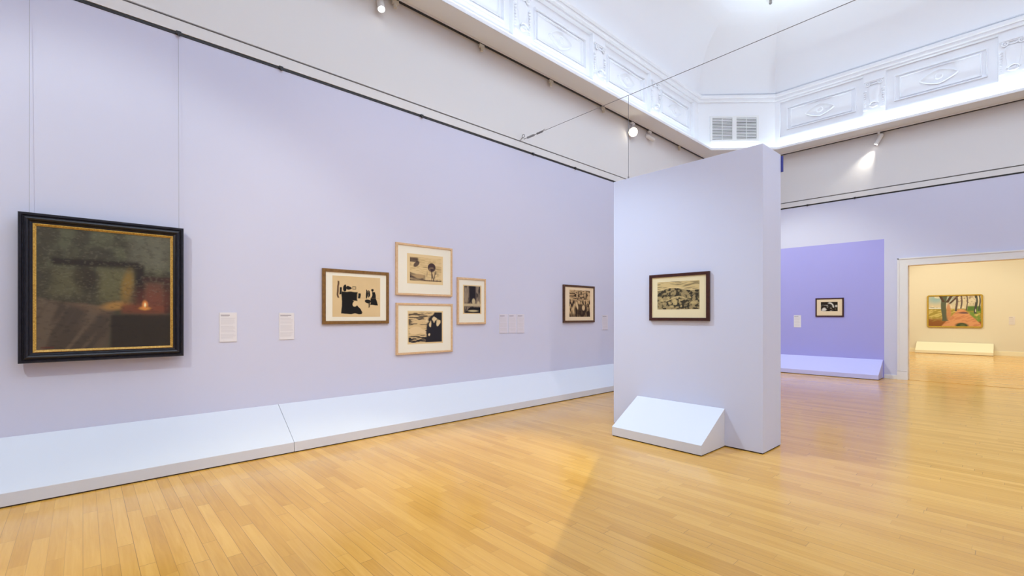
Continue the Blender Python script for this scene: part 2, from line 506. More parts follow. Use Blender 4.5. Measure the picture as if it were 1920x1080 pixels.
# ------------------------------------------------------------------ the yellow room beyond
YW = 25.30
bm = bmesh.new(); box(bm, -7.2, 7.2, YW, YW + .2, 0, 5.2); struct('wall_far', bm, M['cream'])
bm = bmesh.new(); box(bm, -7.2, -7.0, YB + WT, YW, 0, 5.2); struct('wall_far_left', bm, M['cream'])
bm = bmesh.new(); box(bm, 7.0, 7.2, YB + WT, YW, 0, 5.2); struct('wall_far_right', bm, M['cream'])
bm = bmesh.new()
y0, y1 = YB + WT, YB + WT + .02
box(bm, -7.0, DX0 - .012, y0, y1, 0, 5.2); box(bm, DX1 + .012, 7.0, y0, y1, 0, 5.2); box(bm, DX0 - .012, DX1 + .012, y0, y1, DZ + .012, 5.2)
struct('wall_far_front', bm, M['cream'])
bm = bmesh.new(); box(bm, -7.2, 7.2, YB + WT, YW + .2, 5.2, 5.3); struct('ceiling_far', bm, M['white'])
bm = bmesh.new(); box(bm, -7.0, 7.0, YW - .018, YW, 0, .15); box(bm, -7.0, 7.0, YW - .012, YW, .15, .165)
struct('baseboard_far', bm, M['creamp'])

# ------------------------------------------------------------------ sloped plinths (barrier benches)
def plinth(label, loc, rz, length, depth, front, back, mat, base_h=.010):
    """local: back edge on y=0, front at -depth, x along the length from 0"""
    t = thing('sloped_plinth', label, 'plinth', loc, rz)
    bm = bmesh.new()
    prism(bm, [(-depth, base_h), (-depth, front), (0, back), (0, base_h)], 'x', 0, length)
    obj('body', bm, mat, t, bevel=.003)
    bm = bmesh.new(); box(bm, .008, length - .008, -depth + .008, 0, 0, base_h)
    obj('base', bm, M['gap'], t)  # strip coloured dark in place of the shadow gap
    return t
plinth('long pale sloped plinth along the lavender wall, beneath the black-framed painting', (XL + .002, -3.6, 0), PI / 2, 5.296, .565, .114, .452, M['plinth'])
plinth('pale sloped plinth along the lavender wall, beneath the cluster of four framed prints', (XL + .002, 1.700, 0), PI / 2, 10.2, .565, .114, .452, M['plinth'])
plinth('violet sloped plinth against the violet painted part of the back wall', (-5.25, YB - .002, 0), 0, 3.185, .585, .114, .44, M['violetp'])
plinth('cream sloped plinth below the colourful landscape in the yellow room', (-2.60, YW - .020, 0), 0, 2.205, .515, .12, .44, M['creamp'])

# ------------------------------------------------------------------ free-standing panel
TH = math.radians(-1.2)
pa = thing('partition_panel', 'tall free-standing pale lavender partition panel in the middle of the hall', 'partition', (-3.751, 5.420, 0), TH)
bm = bmesh.new(); box(bm, 0, 1.943, 0, .535, .012, 3.362); obj('body', bm, M['panel'], pa, bevel=.003)
bm = bmesh.new(); box(bm, .008, 1.935, .008, .527, 0, .012); obj('base', bm, M['gap'], pa)  # dark strip painted in for the shadow gap under the panel
bm = bmesh.new(); box(bm, 1.90, 1.963, .535, .556, 3.165, 3.345); o = obj('batten', bm, M['blue'], pa); o['label'] = 'small blue batten at the back edge'
def panel_pt(u, d, z):
    return (-3.751 + u * math.cos(TH) - d * math.sin(TH), 5.42 + u * math.sin(TH) + d * math.cos(TH), z)
t = plinth('small pale sloped plinth at the foot of the free-standing partition panel', panel_pt(.383, -.002, 0), TH, 1.152, .565, .116, .437, M['plinth'])

# ------------------------------------------------------------------ art rasters (generic stand-ins)
def vnoise(u, v, fu, fv, seed):
    rng = np.random.RandomState(seed)
    g = rng.rand(int(fv) + 3, int(fu) + 3)
    x = (u * fu) % (int(fu) + 1); y = (v * fv) % (int(fv) + 1)
    xi = x.astype(int); yi = y.astype(int); xf = x - xi; yf = y - yi
    xf = xf * xf * (3 - 2 * xf); yf = yf * yf * (3 - 2 * yf)
    a = g[yi, xi] * (1 - xf) + g[yi, xi + 1] * xf
    b = g[yi + 1, xi] * (1 - xf) + g[yi + 1, xi + 1] * xf
    return a * (1 - yf) + b * yf
def fbm(u, v, fu, fv, seed, o=3):
    s = 0; w = 1; t = 0
    for i in range(o):
        s = s + w * vnoise(u, v, fu * 2 ** i, fv * 2 ** i, seed + i * 17); t += w; w *= .5
    return s / t
def sm(a, b, x):
    t = np.clip((x - a) / (b - a), 0, 1); return t * t * (3 - 2 * t)
def ell(u, v, cu, cv, ru, rv, s=.15, rot=0.0):
    c, q = math.cos(rot), math.sin(rot)
    du, dv = u - cu, v - cv
    x = (du * c + dv * q) / ru; y = (-du * q + dv * c) / rv
    return 1 - sm(1 - s, 1 + s, np.sqrt(x * x + y * y))
def rect(u, v, a, b, c, d, s=.01):
    return sm(a - s, a + s, u) * (1 - sm(b - s, b + s, u)) * sm(c - s, c + s, v) * (1 - sm(d - s, d + s, v))
def blend(base, col, m):
    m = np.clip(m, 0, 1)[..., None]
    return base * (1 - m) + np.array(lin(col)[:3]) * m
def flat(u, col):
    return np.ones(u.shape + (3,)) * np.array(lin(col)[:3])
# v = 0 at the top, u = 0 at the left in every raster
def art_shapes(u, v):                      # black flat shapes on tan paper
    c = flat(u, (222, 194, 148))
    c = blend(c, (206, 176, 130), .5 * fbm(u, v, 6, 6, 3))
    k = (30, 28, 28)
    w = u + .030 * (vnoise(u, v, 9, 11, 5) - .5); h = v + .035 * (vnoise(u, v, 11, 9, 6) - .5)
    c = blend(c, k, sm(0, .01, w - (.17 + .03 * (1 - h))) * (1 - sm(0, .01, w - (.34 + .46 * np.maximum(h - .58, 0) ** .5 - .02 * (h > .9)))) * rect(w, h, 0, 1, .40, .925))
    c = blend(c, k, rect(w, h, .19, .50, .385, .60, .012)); c = blend(c, k, ell(w, h, .25, .30, .035, .08, .1)); c = blend(c, k, ell(w, h, .335, .29, .055, .045, .1))
    c = blend(c, k, rect(w, h, .515, .565, .42, .53)); c = blend(c, (88, 62, 46), rect(w, h, .09, .125, .14, .54)); c = blend(c, k, rect(w, h, .145, .19, .28, .46))
    c = blend(c, k, sm(0, .01, .045 + .055 * sm(.4, .75, h) - np.abs(w - .86)) * rect(w, h, 0, 1, .36, .70)); c = blend(c, k, ell(w, h, .83, .32, .028, .035, .1))
    c = blend(c, k, ell(w, h, .70, .43, .022, .11, .08)); c = blend(c, k, ell(w, h, .745, .42, .020, .09, .08)); c = blend(c, k, ell(w, h, .73, .60, .06, .05, .12)); c = blend(c, k, rect(w, h, .735, .76, .62, .76))
    c = blend(c, (222, 194, 148), ell(w, h, .46, .68, .05, .07, .1))
    c = blend(c, (60, 50, 38), rect(u, v, .40, .475, .245, .32) - rect(u, v, .41, .465, .262, .305))
    c = blend(c, (150, 120, 80), rect(u, v, .56, .98, .525, .530, .003))
    return c
def art_etching(u, v):                     # etched tonal bands and a round dark form
    c = flat(u, (220, 192, 142))
    n = fbm(u, v, 8, 30, 11); n2 = fbm(u, v, 40, 10, 12)
    k = (70, 54, 56)
    c = blend(c, (190, 160, 112), .7 * sm(.45, .7, n))
    c = blend(c, k, rect(u, v, -.1, .25, .03, .22, .03) * (.8 + .2 * n))
    d = v - (.62 + .10 * np.sin(u * 4))
    c = blend(c, k, sm(0, .06, d) * (1 - sm(.44, .50, u)) * (.55 + .9 * (n - .3)))
    c = blend(c, (178, 148, 108), ell(u, v, .28, .80, .17, .08, .4))
    c = blend(c, k, ell(u, v, .20, .30, .07, .14, .2, .5) * .9)
    c = blend(c, k, ell(u, v, .68, .40, .125, .19, .08)); c = blend(c, (150, 124, 96), ell(u, v, .69, .50, .10, .10, .5) * sm(.45, .6, n2))
    st = sm(.52, .62, vnoise(u, v, 34, 5, 14))
    c = blend(c, k, st * ell(u, v, .70, .84, .22, .34, .3) * .8)
    c = blend(c, k, rect(u, v, .45, 1.1, .95, 1.1, .02) * .8)
    c = blend(c, (110, 90, 70), .8 * np.exp(-((v - (.36 + .12 * u)) / .012) ** 2) * (u > .4))
    return c
def art_woodcut(u, v):                     # dark right half, streaked pale left
    c = flat(u, (214, 184, 136))
    n = fbm(u, v, 5, 34, 21); k = (42, 40, 46)
    c = blend(c, k, sm(.50, .62, n) * .85)
    c = blend(c, (224, 196, 150), ell(u, v, .20, .60, .19, .13, .12, -.15)); c = blend(c, (224, 196, 150), ell(u, v, .42, .64, .18, .06, .12, .5))
    c = blend(c, k, sm(-.03, .03, u - (.62 - .16 * v) + .10 * (fbm(u, v, 6, 6, 22) - .5) - .14 * sm(.15, .4, .4 - v)) * (v > .0))
    for (a, b, r, s) in ((.74, .24, .065, .10), (.88, .33, .06, .11), (.63, .40, .05, .10), (.55, .28, .035, .05), (.62, .75, .06, .055)):
        c = blend(c, (220, 196, 152), ell(u + .10 * (vnoise(u, v, 11, 9, int(a * 90)) - .5), v + .10 * (vnoise(u, v, 9, 11, int(b * 90)) - .5), a, b, r, s, .25))
    c = blend(c, k, sm(.40, .52, fbm(u, v, 6, 26, 24)) * sm(.76, .82, v) * (1 - sm(.5, .6, u)))
    return c
def art_interior(u, v):                    # small dark upright print with a pale ledge
    c = flat(u, (140, 122, 104))
    n = fbm(u, v, 20, 6, 31); k = (40, 36, 42)
    c = blend(c, k, .8 * sm(.35, .7, n))
    c = blend(c, k, rect(u, v, .30, .72, -.1, .62, .06))
    c = blend(c, (168, 150, 122), rect(u, v, .04, .24, .05, .62, .05) * .75 * fbm(u, v, 30, 4, 33))
    c = blend(c, (206, 186, 148), rect(u, v, -.1, 1.1, .655, .75, .02) * (.5 + .5 * n))
    c = blend(c, (190, 172, 136), ell(u, v, .58, .57, .10, .11, .3)); c = blend(c, (196, 176, 140), ell(u, v, .88, .64, .08, .08, .4))
    c = blend(c, (32, 28, 34), sm(0, .03, v - .77) * sm(-.02, .03, u - (.38 - 1.5 * (v - .77))))
    c = blend(c, (196, 180, 138), ell(u, v, .55, .925, .30, .035, .4))
    return c
def art_grove(u, v):                       # brown woodcut, vertical streaks and two dark rounds
    c = flat(u, (198, 164, 120)); k = (54, 38, 30)
    n = fbm(u, v, 9, 22, 41); n2 = fbm(u, v, 26, 7, 42)
    c = blend(c, k, sm(.44, .58, n) * (1 - sm(.35, .5, v)) * .8); c = blend(c, k, sm(.42, .56, n2) * sm(.3, .45, v))
    for (a, b) in ((.36, .19), (.74, .20)):
        c = blend(c, k, ell(u + .22 * (n - .5), v + .12 * (n2 - .5), a, b, .11, .12, .3) * .9); c = blend(c, (206, 174, 130), ell(u + .15 * (n2 - .5), v, a, b, .030, .10, .4) * .9)
    c = blend(c, k, ell(u, v, .55, .74, .33, .22, .2) * .9)
    c = blend(c, (214, 184, 140), ell(u, v, .36, .58, .045, .15, .3, -.25)); c = blend(c, (210, 180, 136), ell(u, v, .67, .66, .07, .10, .3)); c = blend(c, (206, 176, 130), ell(u, v, .18, .75, .03, .22, .3, .1))
    c = blend(c, k, sm(.82, .95, v) * .75)
    return c
def art_field(u, v):                       # rolling engraved landscape
    c = flat(u, (206, 184, 132)); k = (58, 54, 44)
    wv = v + .035 * np.sin(u * 7.5 + 1.0)
    n = fbm(u, wv, 4, 44, 51); hz = .27 + .05 * np.sin(u * 7 + 2)
    c = blend(c, k, .62 * sm(.46, .62, n) * (1 - sm(hz - .01, hz + .01, v)))
    g = fbm(u, v, 16, 14, 53, 4)
    c = blend(c, k, sm(hz, hz + .02, v) * (.50 + .5 * sm(.42, .60, g)))
    c = blend(c, (220, 198, 146), np.exp(-((v - hz + .01) / .014) ** 2))
    p = sm(.52, .66, fbm(u, v, 12, 9, 55)) * sm(.48, .6, v) * (.35 + .65 * ell(u, v, .5, .75, .45, .4, .4))
    c = blend(c, (196, 176, 124), p * .85)
    c = blend(c, (206, 186, 134), np.exp(-((v - .62 - .07 * np.sin(u * 9)) / .02) ** 2) * ell(u, v, .45, .6, .3, .3, .5) * .9)
    c = blend(c, k, .6 * sm(.80, 1.0, u) * sm(hz, hz + .1, v) * sm(.35, .6, g))
    return c
def art_swirl(u, v):                       # small dark print with pale curves
    c = flat(u, (40, 30, 22))
    n = fbm(u, v, 8, 6, 61)
    c = blend(c, (206, 196, 182), sm(.42, .62, n) * sm(.25, .5, v) * (1 - sm(.5, .8, u)))
    r = np.sqrt(((u - .52) / .24) ** 2 + ((v - .62) / .5) ** 2)
    c = blend(c, (230, 222, 208), np.exp(-((r - 1) / .14) ** 2) * sm(.38, .55, u) * (v < .62))
    c = blend(c, (226, 218, 206), ell(u, v, .2, .82, .14, .13, .4) * .9); c = blend(c, (214, 204, 190), ell(u, v, .92, .45, .07, .12, .4) * .8)
    c = blend(c, (96, 80, 64), sm(.5, .7, fbm(u, v, 20, 5, 63)) * sm(.6, .7, v) * sm(.5, .6, u) * .8)
    return c
def art_candle(u, v):                      # dim room, pale cushions, a small flame on a table top
    n = fbm(u, v, 10, 10, 71, 4); st = fbm(u + .15 * v, v, 5, 30, 72, 3)
    c = flat(u, (66, 62, 50))
    c = blend(c, (86, 86, 66), sm(.35, .75, n) * (1 - sm(.3, .5, v)))
    c = blend(c, (104, 102, 86), rect(u, v, .66, 1.1, -.1, .30, .06) * (.4 + .6 * vnoise(u, v, 9, 2, 73)))
    c = blend(c, (44, 38, 32), rect(u, v, .10, .74, .245, .31, .02)); c = blend(c, (42, 36, 32), rect(u, v, .69, .78, .27, .62, .02))
    c = blend(c, (88, 84, 62), rect(u + .06 * (n - .5), v, .10, .31, .33, .56, .05)); c = blend(c, (96, 92, 64), rect(u + .06 * (n - .5), v, .43, .70, .32, .60, .05))
    c = blend(c, (132, 104, 50), ell(u, v, .645, .46, .045, .13, .5, .15) * .9)
    c = blend(c, (50, 42, 34), ell(u, v, .33, .40, .085, .10, .35) * .7)
    bl = sm(0, .03, v - (.555 + .05 * np.sin(u * 5) + .45 * np.maximum(u - .32, 0) ** 1.3)) * (1 - sm(.50, .58, u + .12 * (v - .6)))
    fd = .5 * vnoise(u * .8 + .25 * v, v * .3, 16, 3, 79) + .5 * vnoise(u * .9 + .35 * v * v, v * .5, 30, 6, 80)
    c = blend(c, (96, 82, 68), bl); c = blend(c, (60, 52, 46), bl * sm(.40, .75, fd) * .75); c = blend(c, (104, 84, 66), bl * ell(u, v, .35, .60, .22, .07, .6, .35))
    c = blend(c, (160, 120, 64), ell(u, v, .56, .635, .10, .035, .6, -.12) * .9)
    c = blend(c, (46, 40, 34), sm(.50, .54, u) * sm(.70, .73, v))
    c = blend(c, (112, 64, 46), rect(u, v, .60, .97, .62, .70, .025) * .85)
    c = blend(c, (104, 66, 52), rect(u, v, .79, .94, .42, .62, .03) * .7); c = blend(c, (60, 42, 36), rect(u, v, .76, 1.0, .37, .415, .015)); c = blend(c, (66, 40, 34), rect(u, v, .945, 1.0, .38, .70, .01) * .8)
    c = blend(c, (132, 62, 46), ell(u, v, .84, .58, .15, .10, .9) * .35)
    c = blend(c, (190, 128, 60), ell(u, v, .785, .655, .045, .016, .5)); c = blend(c, (226, 140, 66), ell(u, v, .787, .625, .022, .036, .6)); c = blend(c, (255, 238, 180), ell(u, v, .787, .625, .008, .018, .5))
    c = blend(c, (128, 122, 98), sm(.60, .75, fbm(u + .3 * v, v, 46, 90, 77, 2)) * .20 * (1 - sm(.55, .7, v)))
    c = blend(c, (34, 30, 26), sm(.55, .8, fbm(u - .4 * v, v, 26, 60, 78, 3)) * .30)
    c = blend(c, (96, 32, 28), rect(u, v, .03, .12, .975, .985, .006) * .7)
    return c
def art_lane(u, v):                        # generic bright country lane with bare trees
    n = fbm(u, v, 12, 8, 81, 3); d = fbm(u, v + .5 * u, 9, 26, 82, 3)
    c = flat(u, (214, 204, 178))
    c = blend(c, (150, 186, 196), ell(u, v, .14, .10, .16, .14, .8) * .9); c = blend(c, (236, 226, 200), sm(.5, .7, n) * (v < .4) * .7); c = blend(c, (150, 176, 178), ell(u, v, .42, .1, .1, .15, .7) * .7)
    c = blend(c, (226, 232, 232), rect(u, v, -.1, .30, .385, .425, .012)); c = blend(c, (70, 76, 92), rect(u, v, -.1, .28, .375, .39, .008) * sm(.4, .6, n))
    fld = sm(.41, .44, v)
    c = blend(c, (166, 150, 74), fld); c = blend(c, (208, 192, 120), fld * sm(.52, .62, d)); c = blend(c, (142, 92, 52), fld * sm(.70, .86, v + .2 * (d - .5)))
    gr = fld * (u > .62)
    c = blend(c, (120, 150, 70), gr * sm(.40, .55, n)); c = blend(c, (92, 128, 62), rect(u, v, .74, 1.0, .34, .50, .03))
    w = .035 + .62 * np.maximum(v - .42, 0)
    path = (1 - sm(w - .02, w + .02, np.abs(u - (.62 + .03 * v)))) * sm(.42, .46, v)
    c = blend(c, (218, 158, 116), path); c = blend(c, (196, 128, 92), path * sm(.5, .62, d) * .7); c = blend(c, (98, 74, 86), path * ell(u, v, .70, .56, .12, .025, .5))
    bark = (92, 100, 84)
    tr = 1 - sm(.045, .055, np.abs(u - .315 + .02 * np.sin(v * 5)) - .03 * np.maximum(.2 - v, 0) - .02 * sm(.7, .9, v))
    c = blend(c, bark, tr * (v < .83)); c = blend(c, (198, 142, 104), ell(u + .02 * (n - .5), v, .395, .52, .045, .29, .35) * .9)
    for (a, b, s, r) in ((.30, .2, -.35, .020), (.36, .22, .40, .024), (.42, .25, .62, .018)):
        c = blend(c, (84, 66, 58), (1 - sm(r, r + .012, np.abs(u - a - s * (b - v)))) * (v < b))
    for a, r, b in ((.545, .016, .50), (.635, .010, .42), (.74, .007, .48), (.905, .020, .58), (.97, .008, .5)):
        c = blend(c, (96, 84, 84) if a < .9 else (74, 78, 74), (1 - sm(r, r + .008, np.abs(u - a - .012 * np.sin(v * 9)))) * (v < b))
    c = blend(c, (214, 206, 190), (1 - sm(.006, .012, np.abs(u - .90))) * (v < .55) * sm(.4, .6, vnoise(u, v, 2, 16, 84)))
    c = blend(c, (128, 100, 96), sm(.58, .68, fbm(u, v, 30, 22, 85, 3)) * rect(u, v, .48, .88, -.1, .32, .08) * .7)
    c = blend(c, (62, 78, 58), ell(u + .03 * (n - .5), v, .64, .97, .12, .085, .3)); c = blend(c, (110, 116, 72), ell(u, v, .66, .97, .05, .035, .5) * .8)
    return c
def card_lines(seed, dark=(150, 142, 150), base=(226, 221, 224)):
    def f(u, v):
        rng = random.Random(seed)
        c = flat(u, base)
        c = blend(c, dark, rect(u, v, .06, .06 + rng.uniform(.5, .75), .075, .105, .004)); c = blend(c, (190, 184, 190), rect(u, v, .06, rng.uniform(.3, .6), .13, .145, .004))
        for a, b in ((.19, .40), (.46, .68), (.74, .90)):
            y = a
            while y < b:
                c = blend(c, (206, 200, 205), rect(u, v, .06, rng.uniform(.78, .93), y, y + .012, .003)); y += .032
        return c
    return f

def raster(name, w, h, nx, ny, fn, mat, parent, x0, z0, y, thick=.0015):
    """thin sheet w x h, lower left corner at (x0, z0), front face at y, coloured by fn(u, v)"""
    us = np.linspace(0, 1, nx); vs = np.linspace(0, 1, ny)
    U, V = np.meshgrid(us, vs)
    C = np.clip(fn(U, V), 0, 1)
    verts = [(x0 + w * u, y, z0 + h * (1 - v)) for v in vs for u in us]
    faces = [(j * nx + i, (j + 1) * nx + i, (j + 1) * nx + i + 1, j * nx + i + 1) for j in range(ny - 1) for i in range(nx - 1)]
    k = len(verts)
    verts += [(x0, y + thick, z0), (x0 + w, y + thick, z0), (x0 + w, y + thick, z0 + h), (x0, y + thick, z0 + h)]
    bl, br, tr, tl = (ny - 1) * nx, ny * nx - 1, nx - 1, 0
    faces += [(k, k + 3, k + 2, k + 1), (bl, k, k + 1, br), (br, k + 1, k + 2, tr), (tr, k + 2, k + 3, tl), (tl, k + 3, k, bl)]
    me = bpy.data.meshes.new(name); me.from_pydata(verts, [], faces)
    ca = me.color_attributes.new('pigment', 'FLOAT_COLOR', 'POINT')
    cc = np.ones((len(verts), 4)); cc[:k, :3] = C.reshape(-1, 3); cc[k:, :3] = C[0, 0]
    ca.data.foreach_set('color', cc.ravel())
    me.materials.append(mat)
    o = bpy.data.objects.new(name, me); link(o, parent)
    return o

def frame_mesh(w, h, prof):
    """sweep a profile [(inset, y)] round a w x h rectangle centred on x, base at z=0"""
    bm = bmesh.new()
    loops = []
    for (i, y) in prof:
        loops.append([bm.verts.new(p) for p in ((-w / 2 + i, y, i), (w / 2 - i, y, i), (w / 2 - i, y, h - i), (-w / 2 + i, y, h - i))])
    n = len(loops)
    for a in range(n):
        A, B = loops[a], loops[(a + 1) % n]
        for i in range(4): bm.faces.new((A[i], A[(i + 1) % 4], B[(i + 1) % 4], B[i]))
    return bm

def picture(name, label, cat, loc, rz, w, h, fw, depth, fmat, matm, inner, fn, res, group=None, sheet=None, sheetfn=None, pname='print'):
    """framed work; inner = (x0, x1, z0, z1) of the printed image relative to the frame's lower left corner"""
    t = thing(name, label, cat, loc, rz, group)
    prof = [(0, 0), (0, -depth + .004), (.004, -depth), (fw - .003, -depth), (fw, -depth + .004), (fw, -depth + .014), (fw, 0)]
    obj('frame', frame_mesh(w, h, prof), fmat, t)
    bm = bmesh.new(); yb = -depth + .016
    box(bm, -w / 2 + fw - .002, w / 2 - fw + .002, yb - .003, yb + .004, fw - .002, h - fw + .002)
    obj('mat_board', bm, matm, t)
    if sheet:
        raster('paper_sheet', sheet[1] - sheet[0], sheet[3] - sheet[2], 8, 8, sheetfn, M['art'], t, sheet[0] - w / 2, sheet[2], yb - .0045)
        yb -= .0018
    raster(pname, inner[1] - inner[0], inner[3] - inner[2], res[0], res[1], fn, M['art'], t, inner[0] - w / 2, inner[2], yb - .0045)
    return t

# --- black framed oil painting on the left wall, hung on two wires away from the wall
W_, H_ = 1.172, 1.312
t = thing('framed_painting', 'large dark candlelit oil painting in a black and gilt frame on lavender wall', 'painting', (XL + .055, -.410 + W_ / 2, 1.087), PI / 2)
prof = [(0, 0), (0, -.052), (.006, -.060), (.022, -.060), (.028, -.050), (.034, -.050), (.040, -.066), (.052, -.072), (.064, -.064), (.070, -.050), (.084, -.046), (.090, -.046), (.090, 0)]
obj('frame', frame_mesh(W_, H_, prof), M['ebony'], t)
g = frame_mesh(W_ - .178, H_ - .178, [(0, -.006), (0, -.048), (.005, -.054), (.012, -.050), (.016, -.042), (.022, -.040), (.022, -.006)])
o = obj('gilt_slip', g, M['gilt'], t); o.location = (0, 0, .089); o['label'] = 'narrow gilt inner moulding'
raster('canvas', W_ - .216, H_ - .216, 230, 250, art_candle, M['oil'], t, -W_ / 2 + .108, .108, -.036, .02)
for k, uu in enumerate((.066, 1.137)):
    bm = bmesh.new()
    x = -W_ / 2 + uu
    tube(bm, (x, -.006, H_ - .03), (x, .030, 4.435 - 1.087), .0016, 6)
    o = obj('picture_wire', bm, M['wire'], t)
for x in (-.50, .50):
    bm = bmesh.new(); box(bm, x - .02, x + .02, -.002, .055, .03, .07); obj('wall_spacer', bm, M['black'], t)

# --- prints on the left wall
G4 = 'prints in the cluster of four'
def lw(y0, y1, z0): return (XL, (y0 + y1) / 2, z0)
tan = lambda u, v: flat(u, (226, 200, 152))
picture('framed_print', 'print of flat black shapes in walnut frame, left of the four-print cluster', 'framed print', lw(2.207, 3.121, 1.393), PI / 2, .914, .707, .040, .032, M['brownframe'], M['mat'],
        (.128, .784, .094, .623), art_shapes, (190, 150), G4)
picture('framed_print', 'etching in pale wooden frame, topmost of the four-print cluster', 'framed print', lw(3.230, 4.198, 1.795), PI / 2, .968, .745, .030, .032, M['lightframe'], M['mat'],
        (.223, .766, .217, .562), art_etching, (160, 110), G4, sheet=(.179, .794, .172, .605), sheetfn=tan)
picture('framed_print', 'half-dark woodcut in pale wooden frame, lowest of the four-print cluster', 'framed print', lw(3.234, 4.202, .943), PI / 2, .968, .741, .030, .032, M['lightframe'], M['mat'],
        (.198, .769, .165, .608), art_woodcut, (160, 130), G4, sheet=(.183, .790, .144, .630), sheetfn=tan)
picture('framed_print', 'small upright dark print in pale wooden frame, right of the four-print cluster', 'framed print', lw(4.295, 4.871, 1.366), PI / 2, .576, .740, .030, .032, M['lightframe'], M['mat'],
        (.130, .460, .179, .610), art_interior, (90, 120), G4, sheet=(.109, .485, .160, .627), sheetfn=tan)
picture('framed_print', 'brown upright print in dark brown frame on lavender wall beside the partition panel', 'framed print', lw(6.820, 7.799, 1.366), PI / 2, .979, .741, .038, .040, M['darkframe'], M['mat2'],
        (.175, .827, .113, .646), art_grove, (130, 120))
# --- on the free-standing panel and the back wall
picture('framed_print', 'landscape print in dark red-brown frame on the free-standing partition panel', 'framed print', panel_pt((.577 + 1.366) / 2, 0, 1.438), TH, .789, .585, .037, .036, M['mahogany'], M['mat3'],
        (.115, .669, .142, .487), art_field, (210, 130))
picture('framed_print', 'small dark print in brown frame on the violet back wall', 'framed print', (-3.157, YB, 1.475), 0, .614, .482, .030, .032, M['mahogany'], M['mat2'],
        (.120, .486, .143, .380), art_swirl, (80, 60))
# --- the landscape in the yellow room
w, h = 1.604, 1.298
t = thing('framed_painting', 'colourful country lane painting in gold frame on the yellow wall', 'painting', (-1.482, YW, 1.035), 0)
bm = bmesh.new()
def rrect(i, y, r, n=5):
    pts = []
    for (cx, cz, a0) in ((w / 2 - i - r, h - i - r, 0), (-w / 2 + i + r, h - i - r, PI / 2), (-w / 2 + i + r, i + r, PI), (w / 2 - i - r, i + r, 1.5 * PI)):
        for k in range(n + 1):
            a = a0 + (PI / 2) * k / n; pts.append((cx + r * math.cos(a), y, cz + r * math.sin(a)))
    return pts
rows = ring_loft(bm, [rrect(0, 0, .07), rrect(0, -.05, .07), rrect(.008, -.06, .065), rrect(.04, -.06, .04), rrect(.052, -.05, .02), rrect(.052, -.012, .02), rrect(.052, 0, .02), rrect(0, 0, .07)])
obj('frame', bm, M['goldframe'], t)
raster('canvas', w - .10, h - .10, 190, 150, art_lane, M['oil'], t, -w / 2 + .05, .05, -.030, .02)

# ------------------------------------------------------------------ wall labels
def card(label, loc, rz, w, h, seed, group=None, base=(226, 221, 224)):
    t = thing('wall_label', label, 'wall label', loc, rz, group)
    bm = bmesh.new(); box(bm, -w / 2, w / 2, -.007, 0, 0, h); obj('backing_board', bm, M['lampwhite'], t)
    raster('printed_sheet', w - .002, h - .002, 26, 90, card_lines(seed, base=base), M['card'], t, -w / 2 + .001, .001, -.0085)
    return t
card('white text card on lavender wall, next to the black-framed painting', (XL, 1.182, 1.211), PI / 2, .168, .325, 1)
card('white text card on lavender wall, second to the right of the black-framed painting', (XL, 1.791, 1.215), PI / 2, .170, .320, 2)
GT = 'three text cards in a row'
card('left card of three pale text cards right of the four-print cluster', (XL, 5.280, 1.203), PI / 2, .186, .323, 3, GT, (216, 210, 222))
card('middle card of three pale text cards right of the four-print cluster', (XL, 5.491, 1.200), PI / 2, .183, .326, 4, GT, (216, 210, 222))
card('right card of three pale text cards right of the four-print cluster', (XL, 5.690, 1.196), PI / 2, .170, .331, 5, GT, (216, 210, 222))
card('pale text card on lavender wall, close to the partition panel edge', (XL, 8.197, 1.202), PI / 2, .200, .314, 6, None, (216, 210, 222))
card('white text card on the violet part of the back wall', (-3.888, YB, 1.186), 0, .170, .328, 7)
card('faint text card on the yellow wall right of the landscape painting', (.073, YW, 1.160), 0, .160, .310, 8)

# ------------------------------------------------------------------ picture hooks on the hanging rails
def hook(label, loc, rz, group):
    t = thing('rail_hook', label, 'hook', loc, rz, group)
    bm = bmesh.new(); box(bm, -.022, .022, -.016, 0, -.012, .022); box(bm, -.010, .010, -.022, -.010, -.030, -.004); obj('hook_body', bm, M['black'], t)
    return t
GH, GB = 'hooks on the left picture rail', 'hooks on the back picture rail'
HL = [(.731, 'black rail hook holding the right-hand wire of the black-framed painting'), (1.726, 'small black rail hook, next one along from the black-framed painting'), (3.660, 'small black rail hook above the cluster of four prints'),
      (5.997, 'small black rail hook just below the end of the stay cable'), (7.197, 'small black rail hook above the brown print, nearest the partition')]
for y, lb in HL: hook(lb, (XL + .006, y, 4.440), PI / 2, GH)
for x, lb in ((-2.619, 'small black hook on the back wall rail, further from the partition'), (-3.650, 'small black hook on the back wall rail, nearer the partition')):
    hook(lb, (x, YB - .006, 4.440), 0, GB)

# ------------------------------------------------------------------ stay cable and drop wire for the panel
c0 = Vector((XL + .01, 5.676, 4.60)); pt = Vector(panel_pt(.2275, .02, 4.498))
c1 = c0 + (pt - c0) * ((XR - .06 - c0.x) / (pt.x - c0.x))
t = thing('stay_cable', 'long steel stay cable stretched across the hall above the partition panel', 'cable', tuple(c0))
d = (pt - c0).normalized()
rel = lambda s: tuple(d * s)
bm = bmesh.new(); tube(bm, rel(.60), tuple(c1 - c0), .0036, 8); obj('cable', bm, M['cable'], t)
bm = bmesh.new(); tube(bm, (-.012, -.012, -.012), (.03, .02, .05), .006, 8); torus(bm, (.045, .03, .075), .030, .006, 'y', 14, 6); obj('eye_hook', bm, M['steel'], t)
bm = bmesh.new()
tube(bm, rel(.10), rel(.20), .006, 8); tube(bm, rel(.20), rel(.38), .018, 10); tube(bm, rel(.38), rel(.44), .006, 8)
obj('turnbuckle', bm, M['steel'], t)
bm = bmesh.new()
for s in (.46, .51, .56):
    tube(bm, rel(s), rel(s + .025), .017, 8)
